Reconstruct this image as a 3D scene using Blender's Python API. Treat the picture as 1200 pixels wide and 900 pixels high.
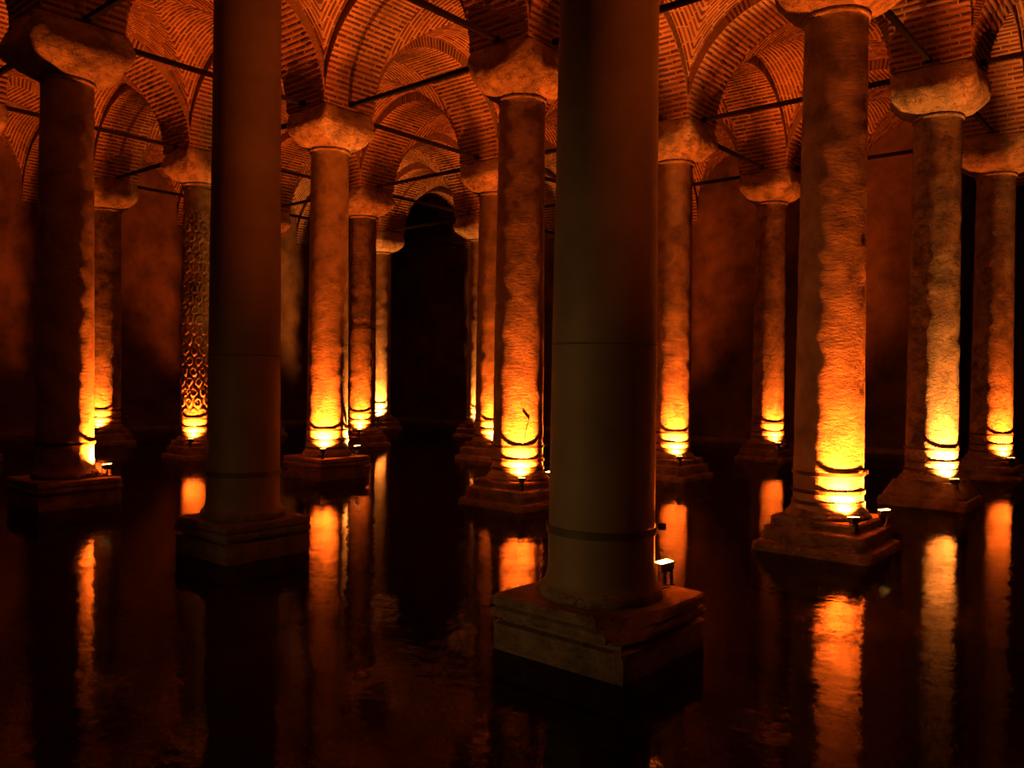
import bpy, bmesh, math, random
import numpy as np
from mathutils import Matrix, Vector

scene = bpy.context.scene
for o in list(bpy.data.objects): bpy.data.objects.remove(o)
col = scene.collection

# ------------------------------------------------------------------ camera
# world: +Y follows the column rows away from the walkway, +X runs along the walkway;
# water surface z = 0; the grid pitch is GP; big dark foreground column stands at the origin
GP = 4.93
YAW, PITCH, ROLL = 0.70009, 0.01217, 0.01334
CAM = Vector((3.537, -5.284, 2.08))
cam_d = bpy.data.cameras.new('camera'); cam_d.sensor_width = 36; cam_d.lens = 29.08
cam_d.clip_end = 300
cam = bpy.data.objects.new('camera', cam_d); col.objects.link(cam)
cam.matrix_world = Matrix.Translation(CAM) @ (Matrix.Rotation(YAW, 4, 'Z') @ Matrix.Rotation(math.pi/2-PITCH, 4, 'X') @ Matrix.Rotation(ROLL, 4, 'Z'))
scene.camera = cam

# ------------------------------------------------------------------ world, exposure
w = bpy.data.worlds.new('cistern_dark'); scene.world = w; w.use_nodes = True
w.node_tree.nodes['Background'].inputs[0].default_value = (0.05, 0.03, 0.02, 1)
w.node_tree.nodes['Background'].inputs[1].default_value = 0.02
vs = scene.view_settings
vs.view_transform = 'Standard'; vs.look = 'None'; vs.exposure = 0.2; vs.gamma = 1.0; vs.use_curve_mapping = False

LAMP_P = 2600.0
LAMP_COL = (1.0, 0.135, 0.009)
LAMP_YEL = (1.0, 0.27, 0.035)

# dim warm lamp of the visitors' walkway, left of the camera, low over the rail
def walk_lamp(name, loc, tgt, power, size, colr, ang):
    l = bpy.data.lights.new(name, 'SPOT'); l.energy = power; l.color = colr
    l.shadow_soft_size = size; l.spot_size = ang; l.spot_blend = 1.0
    o = bpy.data.objects.new(name, l); col.objects.link(o); o.location = loc
    o.rotation_euler = (Vector(tgt)-Vector(loc)).to_track_quat('-Z', 'Y').to_euler()
walk_lamp('walkway_lamp', (-3.2, -8.6, 1.6), (-1.5, 0, 1.1), 245, .25, (1.0, .46, .12), .95)

# ------------------------------------------------------------------ helpers
def set_smooth(me, flag=True):
    me.polygons.foreach_set('use_smooth', [flag]*len(me.polygons))
def mesh(name, verts, faces, smooth=False):
    me = bpy.data.meshes.new(name); me.from_pydata([tuple(v) for v in verts], [], faces); me.update()
    if smooth: set_smooth(me)
    return me
def obj(name, me, mat=None, parent=None, loc=None):
    o = bpy.data.objects.new(name, me); col.objects.link(o)
    if mat is not None and not me.materials: me.materials.append(mat)
    if parent is not None: o.parent = parent
    if loc is not None: o.location = loc
    return o
def empty(name, loc=(0,0,0), rz=0, label=None, cat=None, group=None, kind=None):
    o = bpy.data.objects.new(name, None); col.objects.link(o); o.location = loc; o.rotation_euler = (0,0,rz)
    o.empty_display_size = .2
    tag(o, label, cat, group, kind); return o
def tag(o, label=None, cat=None, group=None, kind=None):
    if label: o['label'] = label
    if cat: o['category'] = cat
    if group: o['group'] = group
    if kind: o['kind'] = kind
def quads_mesh(name, V, F):      # numpy arrays, fast
    me = bpy.data.meshes.new(name)
    V = np.asarray(V, dtype=np.float32); F = np.asarray(F, dtype=np.int32)
    me.vertices.add(len(V)); me.vertices.foreach_set('co', V.ravel())
    me.loops.add(F.size); me.loops.foreach_set('vertex_index', F.ravel())
    me.polygons.add(len(F)); me.polygons.foreach_set('loop_start', np.arange(0, F.size, 4, dtype=np.int32))
    me.update(calc_edges=True); return me
def box_vf(c, h):
    x,y,z = c; a,b,d = h
    v = [(x+sx*a, y+sy*b, z+sz*d) for sz in (-1,1) for sy in (-1,1) for sx in (-1,1)]
    f = [(0,2,3,1),(4,5,7,6),(0,1,5,4),(2,6,7,3),(0,4,6,2),(1,3,7,5)]
    return v, f
def boxes_mesh(name, lst):
    V=[];F=[]
    for c,h in lst:
        v,f = box_vf(c,h); n=len(V); V+=v; F+=[tuple(i+n for i in q) for q in f]
    return mesh(name, V, F)
def ring_mesh(name, rings, closed_top=True, closed_bot=True, smooth=True):
    n = len(rings[0]); V=[p for r in rings for p in r]; F=[]
    for k in range(len(rings)-1):
        for i in range(n):
            j=(i+1)%n; F.append((k*n+i, k*n+j, (k+1)*n+j, (k+1)*n+i))
    if closed_bot: F.append(tuple(range(n-1,-1,-1)))
    if closed_top: F.append(tuple((len(rings)-1)*n+i for i in range(n)))
    me = mesh(name, V, F, smooth)
    return me
def tube_mesh(name, pts, r, n=8):
    pts=[Vector(p) for p in pts]; rings=[]
    for k,p in enumerate(pts):
        t=(pts[min(k+1,len(pts)-1)]-pts[max(k-1,0)]).normalized()
        u=t.cross(Vector((0,0,1)));
        if u.length<1e-3: u=Vector((1,0,0))
        u.normalize(); v=t.cross(u)
        rings.append([tuple(p+r*(math.cos(2*math.pi*i/n)*u+math.sin(2*math.pi*i/n)*v)) for i in range(n)])
    return ring_mesh(name, rings)
# cheap smooth value noise for geometry
_rs = np.random.RandomState(5); _lat = _rs.rand(32,32,32)*2-1
def vnoise(P):
    P=np.asarray(P,float); i=np.floor(P).astype(int); f=P-i; f=f*f*(3-2*f); i&=31; j=(i+1)&31
    def L(a,b,c): return _lat[a,b,c]
    x0,y0,z0=i.T; x1,y1,z1=j.T; fx,fy,fz=f.T
    a=L(x0,y0,z0)*(1-fx)+L(x1,y0,z0)*fx; b=L(x0,y1,z0)*(1-fx)+L(x1,y1,z0)*fx
    c=L(x0,y0,z1)*(1-fx)+L(x1,y0,z1)*fx; d=L(x0,y1,z1)*(1-fx)+L(x1,y1,z1)*fx
    return (a*(1-fy)+b*fy)*(1-fz)+(c*(1-fy)+d*fy)*fz

# ------------------------------------------------------------------ materials
def new_mat(name):
    m = bpy.data.materials.new(name); m.use_nodes = True
    nt = m.node_tree; nt.nodes.clear()
    out = nt.nodes.new('ShaderNodeOutputMaterial'); b = nt.nodes.new('ShaderNodeBsdfPrincipled')
    nt.links.new(b.outputs[0], out.inputs[0]); return m, nt, b
def N(nt, t, **k):
    n = nt.nodes.new(t)
    for a,v in k.items():
        if a.startswith('i_'): n.inputs[a[2:].replace('_',' ')].default_value = v
        else: setattr(n, a, v)
    return n
def coords(nt, scale=(1,1,1), rnd=True, use='Object'):
    tc = N(nt,'ShaderNodeTexCoord'); mp = N(nt,'ShaderNodeMapping'); mp.inputs['Scale'].default_value = scale
    nt.links.new(tc.outputs[use], mp.inputs['Vector'])
    if rnd:
        oi = N(nt,'ShaderNodeObjectInfo'); mu = N(nt,'ShaderNodeMath', operation='MULTIPLY'); mu.inputs[1].default_value = 37.0
        nt.links.new(oi.outputs['Random'], mu.inputs[0]); nt.links.new(mu.outputs[0], mp.inputs['Location'])
    return mp.outputs[0]
def noise(nt, vec, scale, detail=5, rough=.6):
    n = N(nt,'ShaderNodeTexNoise'); n.inputs['Scale'].default_value = scale; n.inputs['Detail'].default_value = detail
    n.inputs['Roughness'].default_value = rough; nt.links.new(vec, n.inputs['Vector']); return n.outputs['Fac']
def ramp(nt, fac, stops):
    r = N(nt,'ShaderNodeValToRGB'); e = r.color_ramp.elements
    e[0].position, e[0].color = stops[0][0], (*stops[0][1],1); e[1].position, e[1].color = stops[1][0], (*stops[1][1],1)
    for p,c in stops[2:]:
        q = e.new(p); q.color = (*c,1)
    nt.links.new(fac, r.inputs[0]); return r.outputs[0]
def bump(nt, b, h, dist, strength=1.0, prev=None):
    n = N(nt,'ShaderNodeBump'); n.inputs['Distance'].default_value = dist; n.inputs['Strength'].default_value = strength
    nt.links.new(h, n.inputs['Height'])
    if prev is not None: nt.links.new(prev, n.inputs['Normal'])
    nt.links.new(n.outputs[0], b.inputs['Normal']); return n.outputs[0]

def stone(name, c0, c1, c2, sx=(1,1,1), d1=.02, d2=.008, rough=.75, chips=0.0, sc=3.0):
    m, nt, b = new_mat(name); v = coords(nt)
    f = noise(nt, v, sc, 7, .62)
    c = ramp(nt, f, [(.28,c0),(.72,c2),(.5,c1)])
    nt.links.new(c, b.inputs['Base Color']); b.inputs['Roughness'].default_value = rough
    v2 = coords(nt, sx)
    p = bump(nt, b, noise(nt, v2, 9, 6, .65), d1)
    p = bump(nt, b, noise(nt, v2, 42, 3, .6), d2, 1, p)
    if chips>0:
        ch = ramp(nt, noise(nt, coords(nt,(1,1,1.6)), 6.5, 5, .7), [(.53,(0,0,0)),(.60,(1,1,1))])
        bump(nt, b, ch, chips, 1, p)
    return m
M = {}
M['marble']  = stone('old_marble', (.14,.10,.07),(.35,.27,.195),(.48,.38,.275), (1,1,2.6), .016, .006, .7)
M['marble_pitted'] = stone('pitted_marble', (.10,.07,.048),(.30,.23,.165),(.46,.36,.26), (1,1,1.8), .022, .008, .75, .022)
M['marble_smooth'] = stone('smooth_marble', (.19,.155,.10),(.26,.21,.14),(.31,.255,.17), (1,1,.35), .004, .0012, .6, sc=1.6)
M['capital'] = stone('capital_stone', (.13,.09,.06),(.38,.295,.21),(.52,.415,.30), (1,1,1.3), .055, .018, .8, .018, sc=4)
M['plinth']  = stone('plinth_stone', (.10,.075,.05),(.24,.18,.125),(.36,.28,.19), (1,1,1.8), .02, .008, .7, .012, sc=4)
M['plinth_pale']  = stone('pale_plinth_stone', (.09,.065,.04),(.20,.155,.10),(.30,.235,.155), (1,1,1.8), .012, .006, .7, .006, sc=4)
M['marble_dark'] = stone('stained_marble', (.08,.055,.04),(.20,.15,.105),(.34,.27,.19), (1,1,1), .012, .005, .75)
M['mortar']  = stone('lime_mortar', (.21,.13,.08),(.34,.225,.14),(.42,.285,.18), (1,1,1), .012, .006, .9, sc=2.2)
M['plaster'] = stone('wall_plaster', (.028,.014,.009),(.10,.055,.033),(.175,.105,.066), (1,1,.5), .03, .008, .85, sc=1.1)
def brick_mat():
    m, nt, b = new_mat('old_brick')
    g = N(nt,'ShaderNodeNewGeometry'); oi = N(nt,'ShaderNodeObjectInfo')
    ad = N(nt,'ShaderNodeMath', operation='ADD'); nt.links.new(g.outputs['Random Per Island'], ad.inputs[0]); nt.links.new(oi.outputs['Random'], ad.inputs[1])
    fr = N(nt,'ShaderNodeMath', operation='FRACT'); nt.links.new(ad.outputs[0], fr.inputs[0])
    c = ramp(nt, fr.outputs[0], [(0,(.07,.028,.016)),(1,(.19,.086,.05)),(.5,(.115,.047,.028))])
    nt.links.new(c, b.inputs['Base Color']); b.inputs['Roughness'].default_value = .9
    tc = N(nt,'ShaderNodeTexCoord')
    bump(nt, b, noise(nt, g.outputs['Position'], 30, 3), .01)
    return m
M['brick'] = brick_mat()
def simple(name, c, rough, metal=0, em=None, es=0):
    m, nt, b = new_mat(name); v = coords(nt)
    cc = ramp(nt, noise(nt, v, 14, 3), [(.3, tuple(x*.75 for x in c)), (.7, c)])
    nt.links.new(cc, b.inputs['Base Color']); b.inputs['Roughness'].default_value = rough; b.inputs['Metallic'].default_value = metal
    if em: b.inputs['Emission Color'].default_value = (*em,1); b.inputs['Emission Strength'].default_value = es
    return m
M['iron']  = simple('dark_iron', (.014,.010,.008), .85, .0)
M['iron'].node_tree.nodes['Principled BSDF'].inputs['Specular IOR Level'].default_value = .12
M['band']  = simple('rusted_band', (.085,.055,.035), .6, .3)
M['lamp_body'] = simple('lamp_housing', (.03,.028,.026), .5, .2)
M['lamp_glass'] = simple('lit_lamp_glass', (.5,.4,.3), .3, 0, (1,.42,.08), 22)
M['joint'] = simple('dark_joint', (.10,.07,.045), .9)
M['joint_pale'] = simple('pale_joint', (.17,.135,.09), .9)
M['band_pale'] = simple('dull_band', (.125,.10,.065), .6, 0)
M['cable'] = simple('cable', (.02,.02,.02), .6)
# shallow still water: a reflecting surface over a clear brownish body, bed shows through
def water_mat():
    m = bpy.data.materials.new('still_water'); m.use_nodes = True; nt = m.node_tree; nt.nodes.clear()
    out = N(nt,'ShaderNodeOutputMaterial'); mix = N(nt,'ShaderNodeMixShader'); gl = N(nt,'ShaderNodeBsdfGlossy'); tr = N(nt,'ShaderNodeBsdfTransparent')
    gl.inputs['Roughness'].default_value = .06; gl.inputs['Color'].default_value = (.66,.66,.66,1)
    tr.inputs['Color'].default_value = (.62,.56,.42,1)
    fr = N(nt,'ShaderNodeFresnel'); fr.inputs['IOR'].default_value = 1.33
    v = coords(nt, (1,1,1), rnd=False)
    bp = N(nt,'ShaderNodeBump'); bp.inputs['Distance'].default_value = .006; bp.inputs['Strength'].default_value = .55
    nt.links.new(noise(nt, v, 5.0, 3, .5), bp.inputs['Height'])
    nt.links.new(bp.outputs[0], gl.inputs['Normal']); nt.links.new(bp.outputs[0], fr.inputs['Normal'])
    nt.links.new(fr.outputs[0], mix.inputs[0]); nt.links.new(tr.outputs[0], mix.inputs[1]); nt.links.new(gl.outputs[0], mix.inputs[2])
    nt.links.new(mix.outputs[0], out.inputs[0]); return m
M['water'] = water_mat()
M['bed'] = stone('cistern_bed', (.02,.015,.010),(.055,.042,.028),(.09,.068,.045), (1,1,1), .03, .01, .9, sc=.9)

# ------------------------------------------------------------------ structure: bed, water, walls
ZS = 7.15            # capital top = springing
HB = 0.60            # half width of an arch band
R  = GP/2-HB         # intrados radius
RA, RB = R+.11, R+.24
I0,I1,J0,J1 = -2,4,-3,5       # grid limits (i along +Y, j along -X)
XW = -GP*J1+.56; YW = GP*I1-.56
XE = -GP*J0; YS = GP*I0
def G(i,j): return Vector((-j*GP, i*GP, 0))

f = obj('floor', boxes_mesh('floor', [(((XW+XE)/2,(YS+YW)/2+5,-.62),((XE-XW)/2+.6,(YW-YS)/2+6,.12))]), M['bed']); tag(f, kind='structure')
wt = obj('water', mesh('water', [(XW,YS-1,0),(XE,YS-1,0),(XE,YW+9.0,0),(-.5*GP,YW+9.0,0),(-.5*GP,YW,0),(XW,YW,0)], [(0,1,2,3,4,5)]), M['water'])
tag(wt, 'shallow dark still water covering the cistern floor and mirroring the lamps', 'water', kind='stuff')

def wall(name, x0,x1,y0,y1,z0,z1, mat):
    # box whose broad faces are slightly uneven
    nx = max(2,int(max(x1-x0,y1-y0)/.35)); nz=28
    along_x = (x1-x0)>(y1-y0); V=[];F=[]
    for side in (0,1):
        base=len(V); P=[]
        for k in range(nz+1):
            for i in range(nx+1):
                t=i/nx; z=z0+(z1-z0)*k/nz
                if along_x: P.append((x0+(x1-x0)*t, y1 if side else y0, z))
                else: P.append((x1 if side else x0, y0+(y1-y0)*t, z))
        P=np.array(P); d=vnoise(P*0.9)*.035+vnoise(P*2.3+7)*.015
        P[:,1 if along_x else 0]+=d; V+=P.tolist()
        for k in range(nz):
            for i in range(nx):
                a=base+k*(nx+1)+i; q=(a,a+1,a+nx+2,a+nx+1); F.append(q if side==(0 if along_x else 1) else q[::-1])
    n=(nx+1)*(nz+1)
    def edge(idx):
        for a,b in zip(idx[:-1],idx[1:]): F.append((a,b,b+n,a+n))
    edge([i for i in range(nx+1)]); edge([nz*(nx+1)+i for i in range(nx+1)][::-1])
    edge([k*(nx+1) for k in range(nz+1)][::-1]); edge([k*(nx+1)+nx for k in range(nz+1)])
    o=obj(name, mesh(name,V,F), mat); tag(o, kind='structure'); return o
JR = .5                                  # the far wall stops here, a dark recess opens beyond
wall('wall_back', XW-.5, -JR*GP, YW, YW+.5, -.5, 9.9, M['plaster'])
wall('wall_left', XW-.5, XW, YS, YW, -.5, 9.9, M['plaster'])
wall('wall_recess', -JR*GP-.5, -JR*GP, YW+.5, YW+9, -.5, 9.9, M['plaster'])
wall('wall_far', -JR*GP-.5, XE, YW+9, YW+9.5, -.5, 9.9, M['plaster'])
t = obj('trim_1', boxes_mesh('footing', [(((XW-.5-JR*GP)/2, YW-.06, -.14), ((-JR*GP-XW+.5)/2,.10,.28))]), M['plinth']); tag(t, kind='structure')
t = obj('trim_2', boxes_mesh('footing', [((XW+.06, (YS+YW)/2, -.14), (.10,(YW-YS)/2-.1,.28))]), M['plinth']); tag(t, kind='structure')

# ------------------------------------------------------------------ vault templates
rng = np.random.RandomState(11)
def arch_curve(t):      # web surface height above springing over |t|<=R
    return RB*np.sqrt(np.maximum(0,1-(np.asarray(t)/RA)**2))
# brick record: centre, ax (length dir), ay (thickness dir), an (normal), half sizes
def arch_bricks():
    C=[];A=[];H=[]
    pitch=.098; n=int(math.pi*R/pitch)
    for k in range(n):
        th=(k+.5)/n*math.pi; nd=np.array([math.cos(th)*-1,0,math.sin(th)]); tn=np.array([math.sin(th),0,math.cos(th)])
        x=-HB+(0 if k%2 else -.17)
        x+=rng.uniform(-.04,.04)
        while x<HB:
            L=rng.uniform(.27,.37); a=max(x,-HB+.004); b=min(x+L,HB-.004)
            if b-a>.05:
                pr=.014+rng.uniform(-.006,.006); rr=R-pr+.02
                C.append(nd*rr+np.array([0,(a+b)/2,0])); A.append([np.array([0,1,0]),tn+nd*rng.uniform(-.03,.03),nd]); H.append([(b-a)/2,.021+rng.uniform(-.004,.004),.02])
            x+=L+.028
    soffit=len(C)
    n=int(math.pi*(R+.1)/.088)
    for k in range(n):
        th=(k+.5)/n*math.pi; nd=np.array([-math.cos(th),0,math.sin(th)]); tn=np.array([math.sin(th),0,math.cos(th)])
        re=1/math.sqrt((math.cos(th)/RA)**2+(math.sin(th)/RB)**2)
        re=min(re, R/max(1e-6,abs(math.cos(th)))); L=re-R-.012
        if L<.03: continue
        for s in (-1,1):
            C.append(nd*(R+.004+L/2)+np.array([0,s*(HB+.014-.02),0])); A.append([nd,tn,np.array([0,s,0])]); H.append([L/2,.022+rng.uniform(-.003,.003),.02])
    return np.array(C),np.array(A),np.array(H)
def web_bricks():
    C=[];A=[];H=[]
    pitch=.088; n=int(R/pitch)
    for s in (-1,1):
        for swap in (0,1):
            for k in range(n):
                p=(k+.5)*pitch+.01
                # arc parameter table
                T=np.linspace(-p,p,60); Z=arch_curve(T); S=np.concatenate([[0],np.cumsum(np.hypot(np.diff(T),np.diff(Z)))])
                x=rng.uniform(-.25,0)
                while x<S[-1]:
                    L=rng.uniform(.26,.36); a=max(x,.01); b=min(x+L,S[-1]-.01)
                    if b-a>.05:
                        m=(a+b)/2; tt=np.interp(m,S,T); zz=np.interp(m,S,Z)
                        t0,z0,t1,z1=np.interp(a,S,T),np.interp(a,S,Z),np.interp(b,S,T),np.interp(b,S,Z)
                        d=np.array([t1-t0,z1-z0]); d/=np.hypot(*d); nn=np.array([-d[1],d[0]])
                        pr=.012+rng.uniform(-.005,.005)
                        q=np.array([(t0+t1)/2,(z0+z1)/2])+nn*(.02-pr)*1
                        sg=(b-a)**2/8/2.0
                        q=q+nn*sg
                        if swap==0: c=[s*p,q[0],q[1]]; ax=[0,d[0],d[1]]; ay=[s,0,0]; an=[0,nn[0],nn[1]]
                        else: c=[q[0],s*p,q[1]]; ax=[d[0],0,d[1]]; ay=[0,s,0]; an=[nn[0],0,nn[1]]
                        C.append(c); A.append([ax,ay,an]); H.append([(b-a)/2,.021+rng.uniform(-.004,.004),.02])
                    x+=L+.026
    return np.array(C,float),np.array(A,float),np.array(H,float)
ARCH = arch_bricks(); WEB = web_bricks()
_sg = np.array([(sx,sy,sz) for sz in (-1,1) for sy in (-1,1) for sx in (-1,1)],float)
_bf = np.array([(0,2,3,1),(0,1,5,4),(2,6,7,3),(0,4,6,2),(1,3,7,5)])       # back (+n) face left out: bedded in mortar
def bricks_to_mesh(name, T):
    C,A,H=T; n=len(C)
    V=C[:,None,:]+np.einsum('vk,nk,nkd->nvd',_sg,H,A)
    # mirrored frames need flipped winding
    det=np.linalg.det(A); F=_bf[None]+8*np.arange(n)[:,None,None]
    F=np.where((det<0)[:,None,None],F[:,:,::-1],F)
    return quads_mesh(name, V.reshape(-1,3), F.reshape(-1,4))
# shells (mortar) --------------------------------------------------------
def arch_shell():
    n=40; V=[];F=[]
    for k in range(n+1):
        th=k/n*math.pi; x,z=-math.cos(th)*R, math.sin(th)*R
        zt=float(arch_curve(x))
        V+=[(x,-HB,z),(x,HB,z),(x,HB,max(zt,z)),(x,-HB,max(zt,z))]
    for k in range(n):
        a=4*k;b=a+4
        F+=[(a,a+1,b+1,b),(a+1,a+2,b+2,b+1),(a+2,a+3,b+3,b+2),(a+3,a,b,b+3)]
    # the pier over the capital, half at each end
    for s in (-1,1):
        bx=[((s*(R+HB/2),0,(ZT)/2),(HB/2,HB,ZT/2))]
        v,f=box_vf(*bx[0]); m=len(V); V+=v; F+=[tuple(i+m for i in q) for q in f]
    return mesh('arch_shell',V,F)
ZT=float(arch_curve(R))
def web_shell():
    n=36; t=np.sin(np.linspace(-1,1,n+1)*math.pi/2)*R; V=[];F=[]
    X,Y=np.meshgrid(t,t,indexing='ij'); Z=np.maximum(arch_curve(X),arch_curve(Y))
    P=np.stack([X,Y,Z],-1).reshape(-1,3)
    F=[(a*(n+1)+b,a*(n+1)+b+1,(a+1)*(n+1)+b+1,(a+1)*(n+1)+b) for a in range(n) for b in range(n)]
    me=quads_mesh('web_shell',P,F); set_smooth(me,False); return me
ME_ARCH=arch_shell(); ME_ARCH.materials.append(M['mortar'])
ME_WEB=web_shell(); ME_WEB.materials.append(M['mortar'])
ME_AB=bricks_to_mesh('arch_bricks',ARCH); ME_AB.materials.append(M['brick'])
ME_WB=bricks_to_mesh('web_bricks',WEB); ME_WB.materials.append(M['brick'])
# unit brick with small worn chamfer on the showing face
def unit_brick():
    V=[(-1,-1,1),(1,-1,1),(1,1,1),(-1,1,1),(-1,-1,-.6),(1,-1,-.6),(1,1,-.6),(-1,1,-.6),(-.97,-.78,-1),(.97,-.78,-1),(.97,.78,-1),(-.97,.78,-1)]
    F=[(0,1,2,3),(0,4,5,1),(1,5,6,2),(2,6,7,3),(3,7,4,0),(4,8,9,5),(5,9,10,6),(6,10,11,7),(7,11,8,4),(11,10,9,8)]
    return mesh('unit_brick',V,[f for f in F])
ME_BRICK=unit_brick(); ME_BRICK.materials.append(M['brick'])

camM = np.array(cam.matrix_world.inverted()); 
def project(P):
    q=P@camM[:3,:3].T+camM[:3,3]; z=-q[:,2]; zz=np.maximum(z,.1)
    return 600+969.3*q[:,0]/zz, 450-969.3*q[:,1]/zz, z

ceiling = obj('ceiling', boxes_mesh('ceiling_slab', [(((XW+XE)/2,(YS+YW)/2+4.5,9.9),((XE-XW)/2+.5,(YW-YS)/2+5,.15))]), M['mortar']); tag(ceiling, kind='structure')
vault_parts=[]   # (part object, template, matrix)
def place_vault(kind, mat4):
    c=np.array(mat4); T=ARCH if kind=='arch' else WEB
    P=T[0]@c[:3,:3].T+c[:3,3]; u,v,z=project(P)
    seen=((u>-60)&(u<1260)&(v>-60)&(v<900)&(z>1)).sum()
    o=obj('vault_arch' if kind=='arch' else 'vault_web', ME_ARCH if kind=='arch' else ME_WEB, None, ceiling); o.matrix_world=mat4
    if seen>3: vault_parts.append((o,kind,c))
for i in range(I0,I1+1):
    for j in range(J0,J1+1):
        p=G(i,j)
        if j<J1 and i>I0 and i<I1:       # arch towards j+1 (along -X)
            place_vault('arch', Matrix.Translation(p+Vector((-GP/2,0,ZS))))
        if i<I1 and j>J0 and j<J1:       # arch towards i+1 (along +Y)
            place_vault('arch', Matrix.Translation(p+Vector((0,GP/2,ZS)))@Matrix.Rotation(math.pi/2,4,'Z'))
        if i<I1 and j<J1:
            place_vault('web', Matrix.Translation(p+Vector((-GP/2,GP/2,ZS))))
# wall strips closing the vault against the walls
# ------------------------------------------------------------------ columns
NSEG=64
def shaft_mesh(seed, r0=.405, r1=.365, z0=.50, z1=6.40, carve=False, rough=.004):
    nz=240 if carve else 120; ns=200 if carve else NSEG
    z=np.linspace(z0,z1,nz); 
    z=np.concatenate([[z0-.0],z0+np.array([.02,.04,.07,.11]),z[3:-3],z1-np.array([.12,.08,.05,.02]),[z1]])
    t=(z-z0)/(z1-z0); r=r0+(r1-r0)*t**1.15
    r=r+.035*np.exp(-(z-z0)/.05)+.016*np.exp(-(z1-z)/.02)
    ph=np.linspace(0,2*math.pi,ns,endpoint=False)
    Z,Ph=np.meshgrid(z,ph,indexing='ij'); Rr=np.repeat(r[:,None],ns,1)
    X=Rr*np.cos(Ph);Y=Rr*np.sin(Ph)
    P=np.stack([X,Y,Z],-1).reshape(-1,3)
    d=vnoise(P*[1.2,1.2,.8]+seed)*.003+vnoise(P*5+seed*3)*rough+vnoise(P*[14,14,9]+seed)*rough*.5
    if carve:
        # rows of looped tear drops cut into the shaft
        nA=12; u=Ph/(2*math.pi)*nA; hgt=.24; vv=(Z)/hgt; row=np.floor(vv); u2=(u+.5*(row%2))
        fu=(u2-np.floor(u2)-.5)*.21; fv=(vv-row-.5)*hgt
        wv=.02*np.sin(vnoise(np.stack([u2,vv,vv*0],-1).reshape(-1,3)).reshape(u2.shape)*6)
        rad=np.hypot((fu+wv)*1.25,fv*.95); ring=np.exp(-((rad-.082)/.02)**2)+.9*np.exp(-(rad/.024)**2)
        stem=np.exp(-(fu/.014)**2)*(fv<-.05)
        d=d+(np.clip(ring+stem,0,1)*.045-.027).reshape(-1)*np.clip((Z.reshape(-1)-1.0)*2,0,1)*np.clip((6-Z.reshape(-1))*2,0,1)
    n=np.stack([np.cos(Ph),np.sin(Ph),0*Ph],-1).reshape(-1,3); P=P+n*d[:,None]
    m=len(z); F=[];idx=np.arange(m*ns).reshape(m,ns)
    a=idx[:-1];b=np.roll(idx,-1,1)[:-1];c=np.roll(idx,-1,1)[1:];e=idx[1:]
    F=np.stack([a,b,c,e],-1).reshape(-1,4)
    me=quads_mesh('shaft',P,F); set_smooth(me); return me
def lathe(name, prof, seg=64, amp=.003, seed=0, smooth=True, phase=0):
    rings=[]
    for r,z in prof:
        P=np.array([(r*math.cos(a),r*math.sin(a),z) for a in np.linspace(0,2*math.pi,seg,endpoint=False)])
        d=vnoise(P*6+seed)*amp; P[:,:2]*=(1+d[:,None]/max(r,.1)); rings.append([tuple(p) for p in P])
    return ring_mesh(name, rings, smooth=smooth)
def square_ring(h, z, n=14, corner=.02, amp=.0, seed=0, cut=None):
    pts=[]
    for s in range(4):
        for k in range(n):
            t=-1+2*(k/n); x,y=h,t*h
            a=s*math.pi/2; pts.append((x*math.cos(a)-y*math.sin(a), x*math.sin(a)+y*math.cos(a), z))
    P=np.array(pts)
    # round the arrises
    m=np.minimum(abs(P[:,0]),abs(P[:,1])); k=np.clip((m-(h-.12))/.12,0,1)**3; P[:,:2]*=(1-k[:,None]*corner/h)
    d=vnoise(P*[4,4,9]+seed)*amp+vnoise(P*[11,11,20]+seed)*amp*.6
    P[:,:2]*=(1+d[:,None]/h); P[:,2]+=vnoise(P*5+seed+9)*amp*.5*(z>.02)
    if cut:
        # broken corner: push what lies beyond a plane back on to it
        nx,ny,nz_,dd=cut; s=P[:,0]*nx+P[:,1]*ny+P[:,2]*nz_-dd; s=np.maximum(s,0)
        P[:,0]-=s*nx; P[:,1]-=s*ny
        P[:,:2]*=1+ (vnoise(P*14)*.02*(s>0))[:,None]
    return [tuple(p) for p in P]
def plinth_mesh(kind, h, seed, top=.41, cut=None):
    if kind=='block':
        prof=[(h*.985,-.45),(h*.985,-.1),(h*.975,0),(h*.985,.08),(h*.98,.15),(h*.99,.20),(h*.90,.212),(h*.90,.24),(h*1.0,.25),(h*1.01,.28),(h*.995,.31),(h*.955,.325),(h*1.0,.34),(h*.99,top-.02),(h*.97,top),(h*.6,top+.002)]
    elif kind=='step':
        prof=[(h*1.06,-.45),(h*1.06,-.02),(h*1.05,.06),(h*1.03,.095),(h*.93,.105),(h*.915,.12),(h*.92,.2),(h*.90,.27),(h*.88,.285),(h*.80,.295),(h*.785,.31),(h*.79,top-.03),(h*.76,top),(h*.5,top+.004)]
    else:
        prof=[(h*1.03,-.45),(h*1.03,0),(h*1.02,.10),(h*.99,.14),(h*.93,.15),(h*.92,.20),(h*.86,.26),(h*.8,.33),(h*.74,top),(h*.5,top+.004)]
    me=ring_mesh('plinth',[square_ring(r,z,16,.012 if kind=='block' else .03,.006 if kind=='block' else .013,seed,cut if z>.12 else None) for r,z in prof],smooth=False)
    return me
def base_prof(kind):
    if kind=='block': return [(.46,.405),(.468,.43),(.468,.47),(.46,.49),(.443,.502),(.44,.51)]
    if kind=='step': return [(.49,.405),(.50,.42),(.495,.445),(.475,.46),(.465,.475),(.46,.49),(.45,.50),(.44,.51)]
    return [(.51,.405),(.505,.43),(.49,.45),(.47,.475),(.45,.50)]
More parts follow.
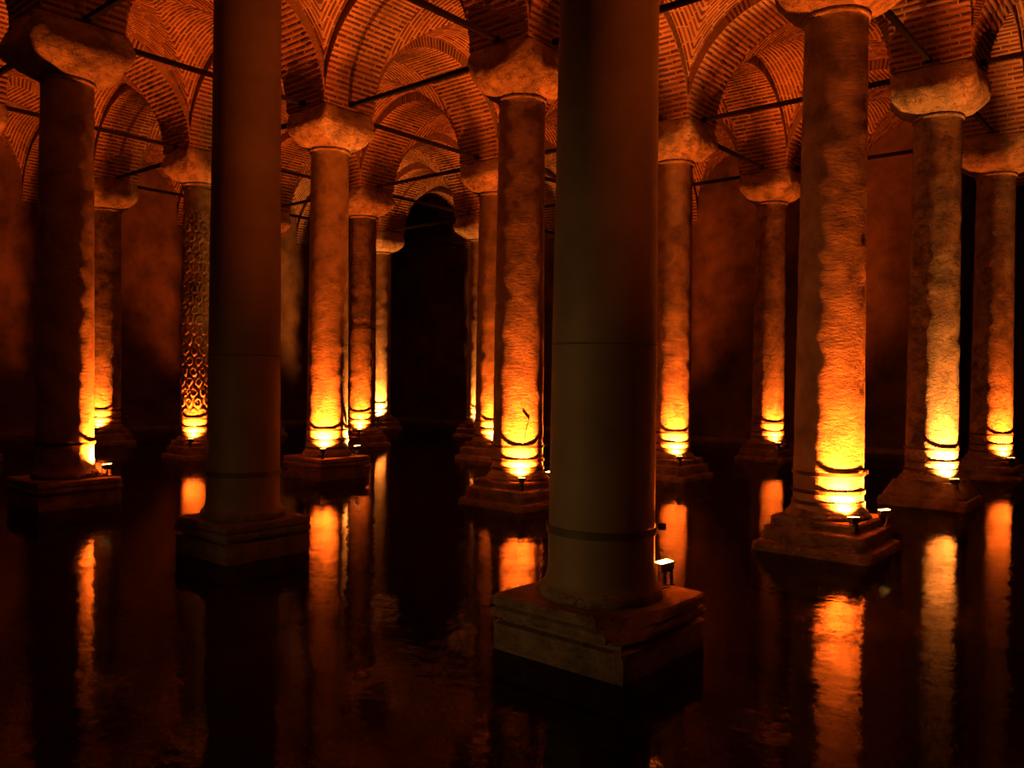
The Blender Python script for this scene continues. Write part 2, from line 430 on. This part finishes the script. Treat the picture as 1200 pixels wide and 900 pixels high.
def capital_mesh(seed, h=.61, H=.71, lean=0):
    prof=[(0,.39,0,0),(.015,.42,0,0),(.04,.47,.03,0),(.085,.55,.10,0),(.14,.615,.2,0),(.205,.665,.32,0),(.28,.70,.44,0),(.36,.712,.54,0),(.44,.705,.62,0),(.53,.68,.7,0),(.61,.65,.8,0),(.67,.625,.88,0),(.71,.60,.9,0)]
    rings=[]; seg=96
    for dz,r,q,_ in prof:
        a=np.linspace(0,2*math.pi,seg,endpoint=False); sq=1/np.maximum(abs(np.cos(a)),abs(np.sin(a)))
        sq=np.minimum(sq,1.36); rr=r*h/.61*((1-q)+q*sq)
        P=np.stack([rr*np.cos(a),rr*np.sin(a),0*a+6.44+dz*H/.71],-1)
        d=vnoise(P*3.1+seed)*.045+vnoise(P*8+seed*2)*.022; d*=min(1,dz/.12)
        P[:,:2]*=(1+d[:,None]/r); rings.append([tuple(p) for p in P])
    return ring_mesh('capital',rings)
def band_mesh(r, z, hh=.022, th=.008):
    prof=[(r,z-hh),(r+th,z-hh),(r+th,z+hh),(r,z+hh)]
    rings=[[(q*math.cos(a),q*math.sin(a),zz) for a in np.linspace(0,2*math.pi,64,endpoint=False)] for q,zz in prof]
    return ring_mesh('band',rings,False,False,smooth=False)
S2=math.sqrt(.5)
SHAFTS=[shaft_mesh(k*13+1) for k in range(3)]
SHAFT_SMOOTH=shaft_mesh(77,rough=.0015); CARVED=shaft_mesh(5,carve=True)
NECK=lathe('necking',[(.36,6.375),(.388,6.38),(.398,6.395),(.398,6.42),(.388,6.44),(.37,6.445)])
CAPS=[capital_mesh(k*7+2) for k in range(4)]
BASE={k:lathe('base',base_prof(k),amp=.012,seed=3) for k in ('block','step','cone')}
BANDP=band_mesh(.415,.92,.028)
BAND={z:band_mesh(.407-.006*(z-.6)+.010,z) for z in (.94,.72,.585)}
CUT={}
def column(i,j,label,dx=0,dy=0,dz=0,plinth='step',h=.64,mat='marble',shaft=None,group=None,bands=3,cap=0,cut=None,seed=1,scale=1.0,ang=0,baseh=None,lug=40,joint=None):
    p=G(i,j); e=empty('column',(p.x+dx,p.y+dy,0),0,label,'column',group)
    pm=plinth_mesh(plinth,h,seed*3.7,cut=cut); o=obj('plinth',pm,M['plinth_pale' if mat=='marble_smooth' else 'plinth'],e)
    o.rotation_euler=(0,0,ang)
    o=obj('base',BASE[plinth],M['plinth'],e)
    sm=shaft or SHAFTS[seed%3]
    o=bpy.data.objects.new('shaft',sm); col.objects.link(o); o.parent=e
    if not sm.materials: sm.materials.append(None)
    o.material_slots[0].link='OBJECT'; o.material_slots[0].material=M[mat]
    o.rotation_euler=(0,0,0 if shaft is CARVED else seed*1.3)
    o.scale=(scale,scale,1)
    obj('necking',NECK,M['capital'],e)
    c=obj('capital',CAPS[cap%4],M['capital'],e); 
    if baseh: c.scale=(baseh,baseh,1)
    zs=(.94,.72,.585)[:bands]
    for z in zs:
        b=obj('metal_band',BAND[z] if mat!='marble_smooth' else BANDP,M['band' if mat!='marble_smooth' else 'band_pale'],e); b.scale=(scale,scale,1)
        if z==.94:
            # bolted lug that closes the strap
            lm=bpy.data.meshes.get('lug') or boxes_mesh('lug',[((.45,.012,.94),(.035,.006,.024)),((.45,-.012,.94),(.035,.006,.024)),((.462,0,.94),(.008,.035,.008))])
            l=obj('lug',lm,M['band'],b); l.rotation_euler=(0,0,math.radians(lug))
    if joint:
        q=(joint-.52)/5.88; rr=.405-.04*q**1.15+.002
        obj('joint',band_mesh(rr,joint,.014 if mat!='marble_smooth' else .007,.004),M['joint' if mat!='marble_smooth' else 'joint_pale'],e)
    return e
COLS={}
def C_(i,j,label,**k): COLS[(i,j)]=(column(i,j,label,**k),k)
C_(0,0,'huge dark smooth column in the foreground on a square block with broken front corner',plinth='block',h=.60,mat='marble_smooth',shaft=SHAFT_SMOOTH,joint=2.31,lug=33,bands=1,cut=(.9,-.42,.9,.91),seed=1)
C_(0,1,'dark smooth column left of centre on a wide square moulded block',plinth='block',h=.55,mat='marble_smooth',joint=2.25,lug=60,shaft=SHAFT_SMOOTH,bands=1,seed=2)
C_(0,2,'dim column at far left lit only along its right edge, on square block',lug=200,plinth='block',h=.62,mat='marble',bands=1,seed=3,cap=1,baseh=1.12)
C_(1,0,'brightest thick column right of the foreground one, on stepped plinth with two lamps',h=.66,seed=4,cap=2)
C_(1,1,'glowing orange column just left of the foreground column, cracked near its foot',h=.66,seed=5,cap=3)
C_(1,2,'slim orange column right of the left dark column, with yellow right edge',plinth='block',h=.62,seed=6,cap=0)
C_(1,3,'column carved with looped tear shapes, half hidden by the left dark column',h=.60,seed=7,joint=3.35,shaft=CARVED,mat='marble_dark',cap=1)
C_(1,4,'dim rough column just right of the far left column',h=.60,seed=8,mat='marble_pitted',cap=2)
C_(2,0,'pitted column with cone-like foot at right, under a big bowl capital',plinth='cone',h=.66,seed=9,mat='marble_pitted',cap=0)
C_(2,1,'orange column just right of the foreground column, with shallow stepped plinth',h=.66,seed=10,cap=1)
C_(2,2,'slim orange column partly hidden behind left side of the cracked glowing column',h=.62,seed=11,cap=2)
C_(2,3,'reddish column behind the slim yellow-edged column, with a dark joint ring',joint=3.3,h=.60,seed=12,cap=3,mat='marble_pitted')
C_(3,0,'rightmost column with broad low capital, lit at its foot',h=.62,seed=13,cap=3,mat='marble_pitted')
C_(3,1,'distant pitted column between the two bright right columns and the foreground one',h=.60,seed=14,cap=0,mat='marble_pitted')
C_(3,3,'thin far column showing as bright strip left of the slim orange columns',h=.60,seed=15,cap=1)
C_(3,4,'farthest yellow-lit column beside the dark central wall',h=.60,seed=16,cap=2)
C_(3,2,'far column hidden behind the huge foreground column',h=.60,seed=17,cap=3)
C_(2,4,'far column hidden behind the left dark column, only its capital edge showing',h=.60,seed=18,cap=0)
C_(0,3,'column just outside the left edge, its capital edge showing at top left',plinth='block',h=.60,seed=19,cap=1,bands=1)
C_(1,-1,'column outside the frame right of the brightest column',h=.62,seed=20,cap=1)
C_(2,-1,'column outside the frame right of the pitted column',h=.62,seed=21,cap=2)
C_(3,-1,'column outside the frame beyond the rightmost column',h=.62,seed=22,cap=3)
C_(0,-1,'column outside the frame right of the foreground column',plinth='block',h=.60,seed=23,cap=3,bands=1)
_pts=[(.07,1.50),(.11,1.44),(.165,1.37),(.15,1.29),(.12,1.21),(.11,1.10),(.08,.99)]
_ph=[(math.radians(-50.3)+math.asin(o_/.40),z_) for o_,z_ in _pts]
obj('crack',tube_mesh('crack',[((.405-.04*((z_-.52)/5.88)**1.15+.004)*math.cos(a_),(.405-.04*((z_-.52)/5.88)**1.15+.004)*math.sin(a_),z_) for a_,z_ in _ph],.006,6),M['joint'],COLS[(1,1)][0])
SHORT={(0,0):'huge foreground column',(0,1):'left dark column',(0,2):'far left column',(1,0):'brightest right column',(1,1):'cracked glowing column',
(1,2):'slim yellow-edged column',(1,3):'carved column',(1,4):'dim rough left column',(2,0):'pitted bowl-capital column',(2,1):'orange column right of foreground',
(2,2):'half-hidden slim orange column',(2,3):'reddish joint-ring column',(3,0):'rightmost column',(3,1):'distant pitted column',(3,3):'thin far strip column',
(3,4):'farthest yellow column',(3,2):'far hidden column',(2,4):'far capital-edge column',(0,3):'outside left column',(1,-1):'outside first right column',(2,-1):'outside second right column',(3,-1):'outside third right column',(0,-1):'outside near right column'}

# ------------------------------------------------------------------ floodlights
HOUS=boxes_mesh('housing',[((0,0,.155),(.062,.045,.028)),((0,-.0,.12),(.045,.032,.012)),((0,.048,.182),(.066,.004,.006)),((0,-.048,.182),(.066,.004,.006)),((.064,0,.182),(.004,.05,.006)),((-.064,0,.182),(.004,.05,.006))])
GLASS=boxes_mesh('glass',[((0,0,.188),(.058,.042,.004))])
BRACK=boxes_mesh('bracket',[((.071,0,.09),(.004,.014,.085)),((-.071,0,.09),(.004,.014,.085)),((0,0,.006),(.075,.03,.006)),((0,0,.05),(.012,.012,.05))])
CABLE=tube_mesh('cable',[(0,.03,.12),(0,.07,.06),(.03,.10,.012),(.09,.11,.010),(.14,.07,.010),(.16,.0,.010)],.006,6)
for me,m in ((HOUS,'lamp_body'),(GLASS,'lamp_glass'),(BRACK,'lamp_body'),(CABLE,'cable')): me.materials.append(M[m])
def floodlight(i,j,off,z,where,tilt=.12,aim=.54,power=1.0,colr=LAMP_COL,light=True,spread=1.98):
    p=G(i,j)+Vector((off[0],off[1],z)); a=math.atan2(-off[1],-off[0])     # heads lean towards the shaft
    e=empty('floodlight',p,a,'small lit floodlight at the %s foot of the %s'%(where,SHORT[(i,j)]),'floodlight','floodlights at the column feet')
    h=obj('housing',HOUS,None,e); h.rotation_euler=(0,tilt,0); h.location=(-.15*math.sin(tilt),0,.15-.15*math.cos(tilt))
    g=obj('lamp_glass',GLASS,None,h)
    obj('bracket',BRACK,None,e); obj('cable',CABLE,None,e)
    if light:
        l=bpy.data.lights.new('floodlight_beam','SPOT'); l.energy=LAMP_P*power; l.color=colr
        l.spot_size=spread; l.spot_blend=.9; l.shadow_soft_size=.022
        o=bpy.data.objects.new('beam',l); col.objects.link(o); o.parent=h; o.location=(.035,0,.205); o.rotation_euler=(math.pi,0,0); o.rotation_euler=Vector((math.sin(aim),0,math.cos(aim))).to_track_quat('-Z','Y').to_euler()
    return e
F1=(.447,-.430); F2=(.24,.55); F2X={(0,2):(.36,.48),(1,2):(.34,.49),(0,3):(.36,.48),(1,0):(.55,.40)}
for (i,j),pw,c in [((1,0),1.15,LAMP_COL),((1,1),1.0,LAMP_COL),((1,2),.9,LAMP_COL),((1,3),.8,LAMP_COL),((1,4),.7,LAMP_COL),((2,0),1.0,LAMP_YEL),((2,1),.9,LAMP_COL),
        ((2,2),.8,LAMP_COL),((2,3),.8,LAMP_COL),((3,0),.8,LAMP_COL),((3,1),.7,LAMP_COL),((3,3),1.0,LAMP_YEL),((3,4),1.3,LAMP_YEL),((3,2),.8,LAMP_COL),((2,4),.8,LAMP_COL),
        ((1,-1),.9,LAMP_COL),((2,-1),.8,LAMP_COL)]:
    floodlight(i,j,F1,.30 if COLS[(i,j)][1].get('plinth')!='block' else .41,'near',power=pw,colr=c)
for (i,j),pw,c in [((0,0),.4,LAMP_COL),((0,2),1.0,LAMP_COL),((0,3),.9,LAMP_COL),((1,0),.8,LAMP_COL),((1,1),.8,LAMP_COL),((1,2),.6,LAMP_YEL),((0,-1),.4,LAMP_COL)]:
    floodlight(i,j,F2X.get((i,j),F2),.41 if COLS[(i,j)][1].get('plinth')=='block' else .30,'far right',power=pw,colr=c)

# ------------------------------------------------------------------ tie rods
def rod(a,b):
    pa,pb=G(*a),G(*b); d=(pb-pa).normalized(); L=(pb-pa).length-2*HB+.5
    def nm(k):
        if k in SHORT: return SHORT[k]
        return 'left wall' if k[1]>=J1 else 'back wall'
    na,nb=nm(a),nm(b)
    if na==nb: return
    me=boxes_mesh('tie_rod',[((0,0,0),(L/2,.037,.037))])
    if b[0]>=I1 or b[1]>=J1: pass
    o=obj('tie_rod',me,M['iron'],None,(pa+pb)/2+Vector((0,0,7.22))); o.rotation_euler=(0,0,math.atan2(d.y,d.x))
    tag(o,'black iron tie rod from %s to %s'%(na,nb),'tie rod','tie rods between the arches')
for (i,j) in list(COLS):
    for b in ((i+1,j),(i,j+1)):
        if b in COLS or b[0]==I1 or b[1]==J1: rod((i,j),b)

# ------------------------------------------------------------------ bricks: near, visible ones singly; the rest joined per part
bpy.context.view_layer.update()
dg=bpy.context.evaluated_depsgraph_get()
MAXN=3200; cand=[]
for pi,(o,kind,c) in enumerate(vault_parts):
    T=ARCH if kind=='arch' else WEB
    P=T[0]@c[:3,:3].T+c[:3,3]; u,v,z=project(P)
    ax=np.einsum('ij,nj->ni',c[:3,:3],T[1][:,0]); ay=np.einsum('ij,nj->ni',c[:3,:3],T[1][:,1]); an=np.einsum('ij,nj->ni',c[:3,:3],T[1][:,2])
    u1,v1,_=project(P+ax*T[2][:,:1]); u0,v0,_=project(P-ax*T[2][:,:1]); ln=np.hypot(u1-u0,v1-v0)
    u1,v1,_=project(P+ay*T[2][:,1:2]); u0,v0,_=project(P-ay*T[2][:,1:2]); tk=np.hypot(u1-u0,v1-v0)
    vd=P-np.array(CAM); vd/=np.linalg.norm(vd,axis=1)[:,None]
    face=(an*vd).sum(1)*(1 if kind=='web' else 1)
    # soffit and web normals point up/out of the room, ring normals point out of the band
    ring=np.abs(T[1][:,2,1])>.9 if kind=='arch' else np.zeros(len(P),bool)
    ok=np.where(ring,face<-.1,face>.1)&(u>2)&(u<1198)&(v>2)&(z>1)&(ln>=10)&(tk>=1.3)
    for k in np.nonzero(ok)[0]:
        cand.append((ln[k]*tk[k],pi,int(k),P[k],bool(ring[k])))
cand.sort(key=lambda t:-t[0])
taken={pi:set() for pi in range(len(vault_parts))}; n=0
for s,pi,k,P,rg in cand:
    if n>=MAXN: break
    if len(taken[pi])>=300: continue
    d=Vector(P)-CAM; L=d.length; hit,loc,_,_,ho,_=scene.ray_cast(dg,CAM,d.normalized(),distance=L+1)
    if hit and (loc-CAM).length<L-.3: continue
    taken[pi].add(k); n+=1
for pi,(o,kind,c) in enumerate(vault_parts):
    T=ARCH if kind=='arch' else WEB; mine=taken[pi]
    if not mine:
        s=obj('brickwork',ME_AB if kind=='arch' else ME_WB,None,o)
    else:
        keep=np.array([k not in mine for k in range(len(T[0]))])
        me=bricks_to_mesh('brickwork',(T[0][keep],T[1][keep],T[2][keep])); s=obj('brickwork',me,M['brick'],o)
        for k in mine:
            A=T[1][k]; H=T[2][k]; flip=np.linalg.det(A)<0
            isring = kind=='arch' and abs(A[2][1])>.9
            zz=-A[2] if isring else A[2]     # unit brick shows its -z face
            xx=A[0]; yy=np.cross(zz,xx)
            yy=yy/np.linalg.norm(yy)
            m=Matrix(((xx[0]*H[0],yy[0]*H[1],zz[0]*H[2],T[0][k][0]),(xx[1]*H[0],yy[1]*H[1],zz[1]*H[2],T[0][k][1]),(xx[2]*H[0],yy[2]*H[1],zz[2]*H[2],T[0][k][2]),(0,0,0,1)))
            b=bpy.data.objects.new('brick',ME_BRICK); col.objects.link(b); b.parent=o; b.matrix_local=m
    s['kind']='stuff'
print('single bricks',n,len(cand),'parts',len(vault_parts),'arch/web bricks',len(ARCH[0]),len(WEB[0]))
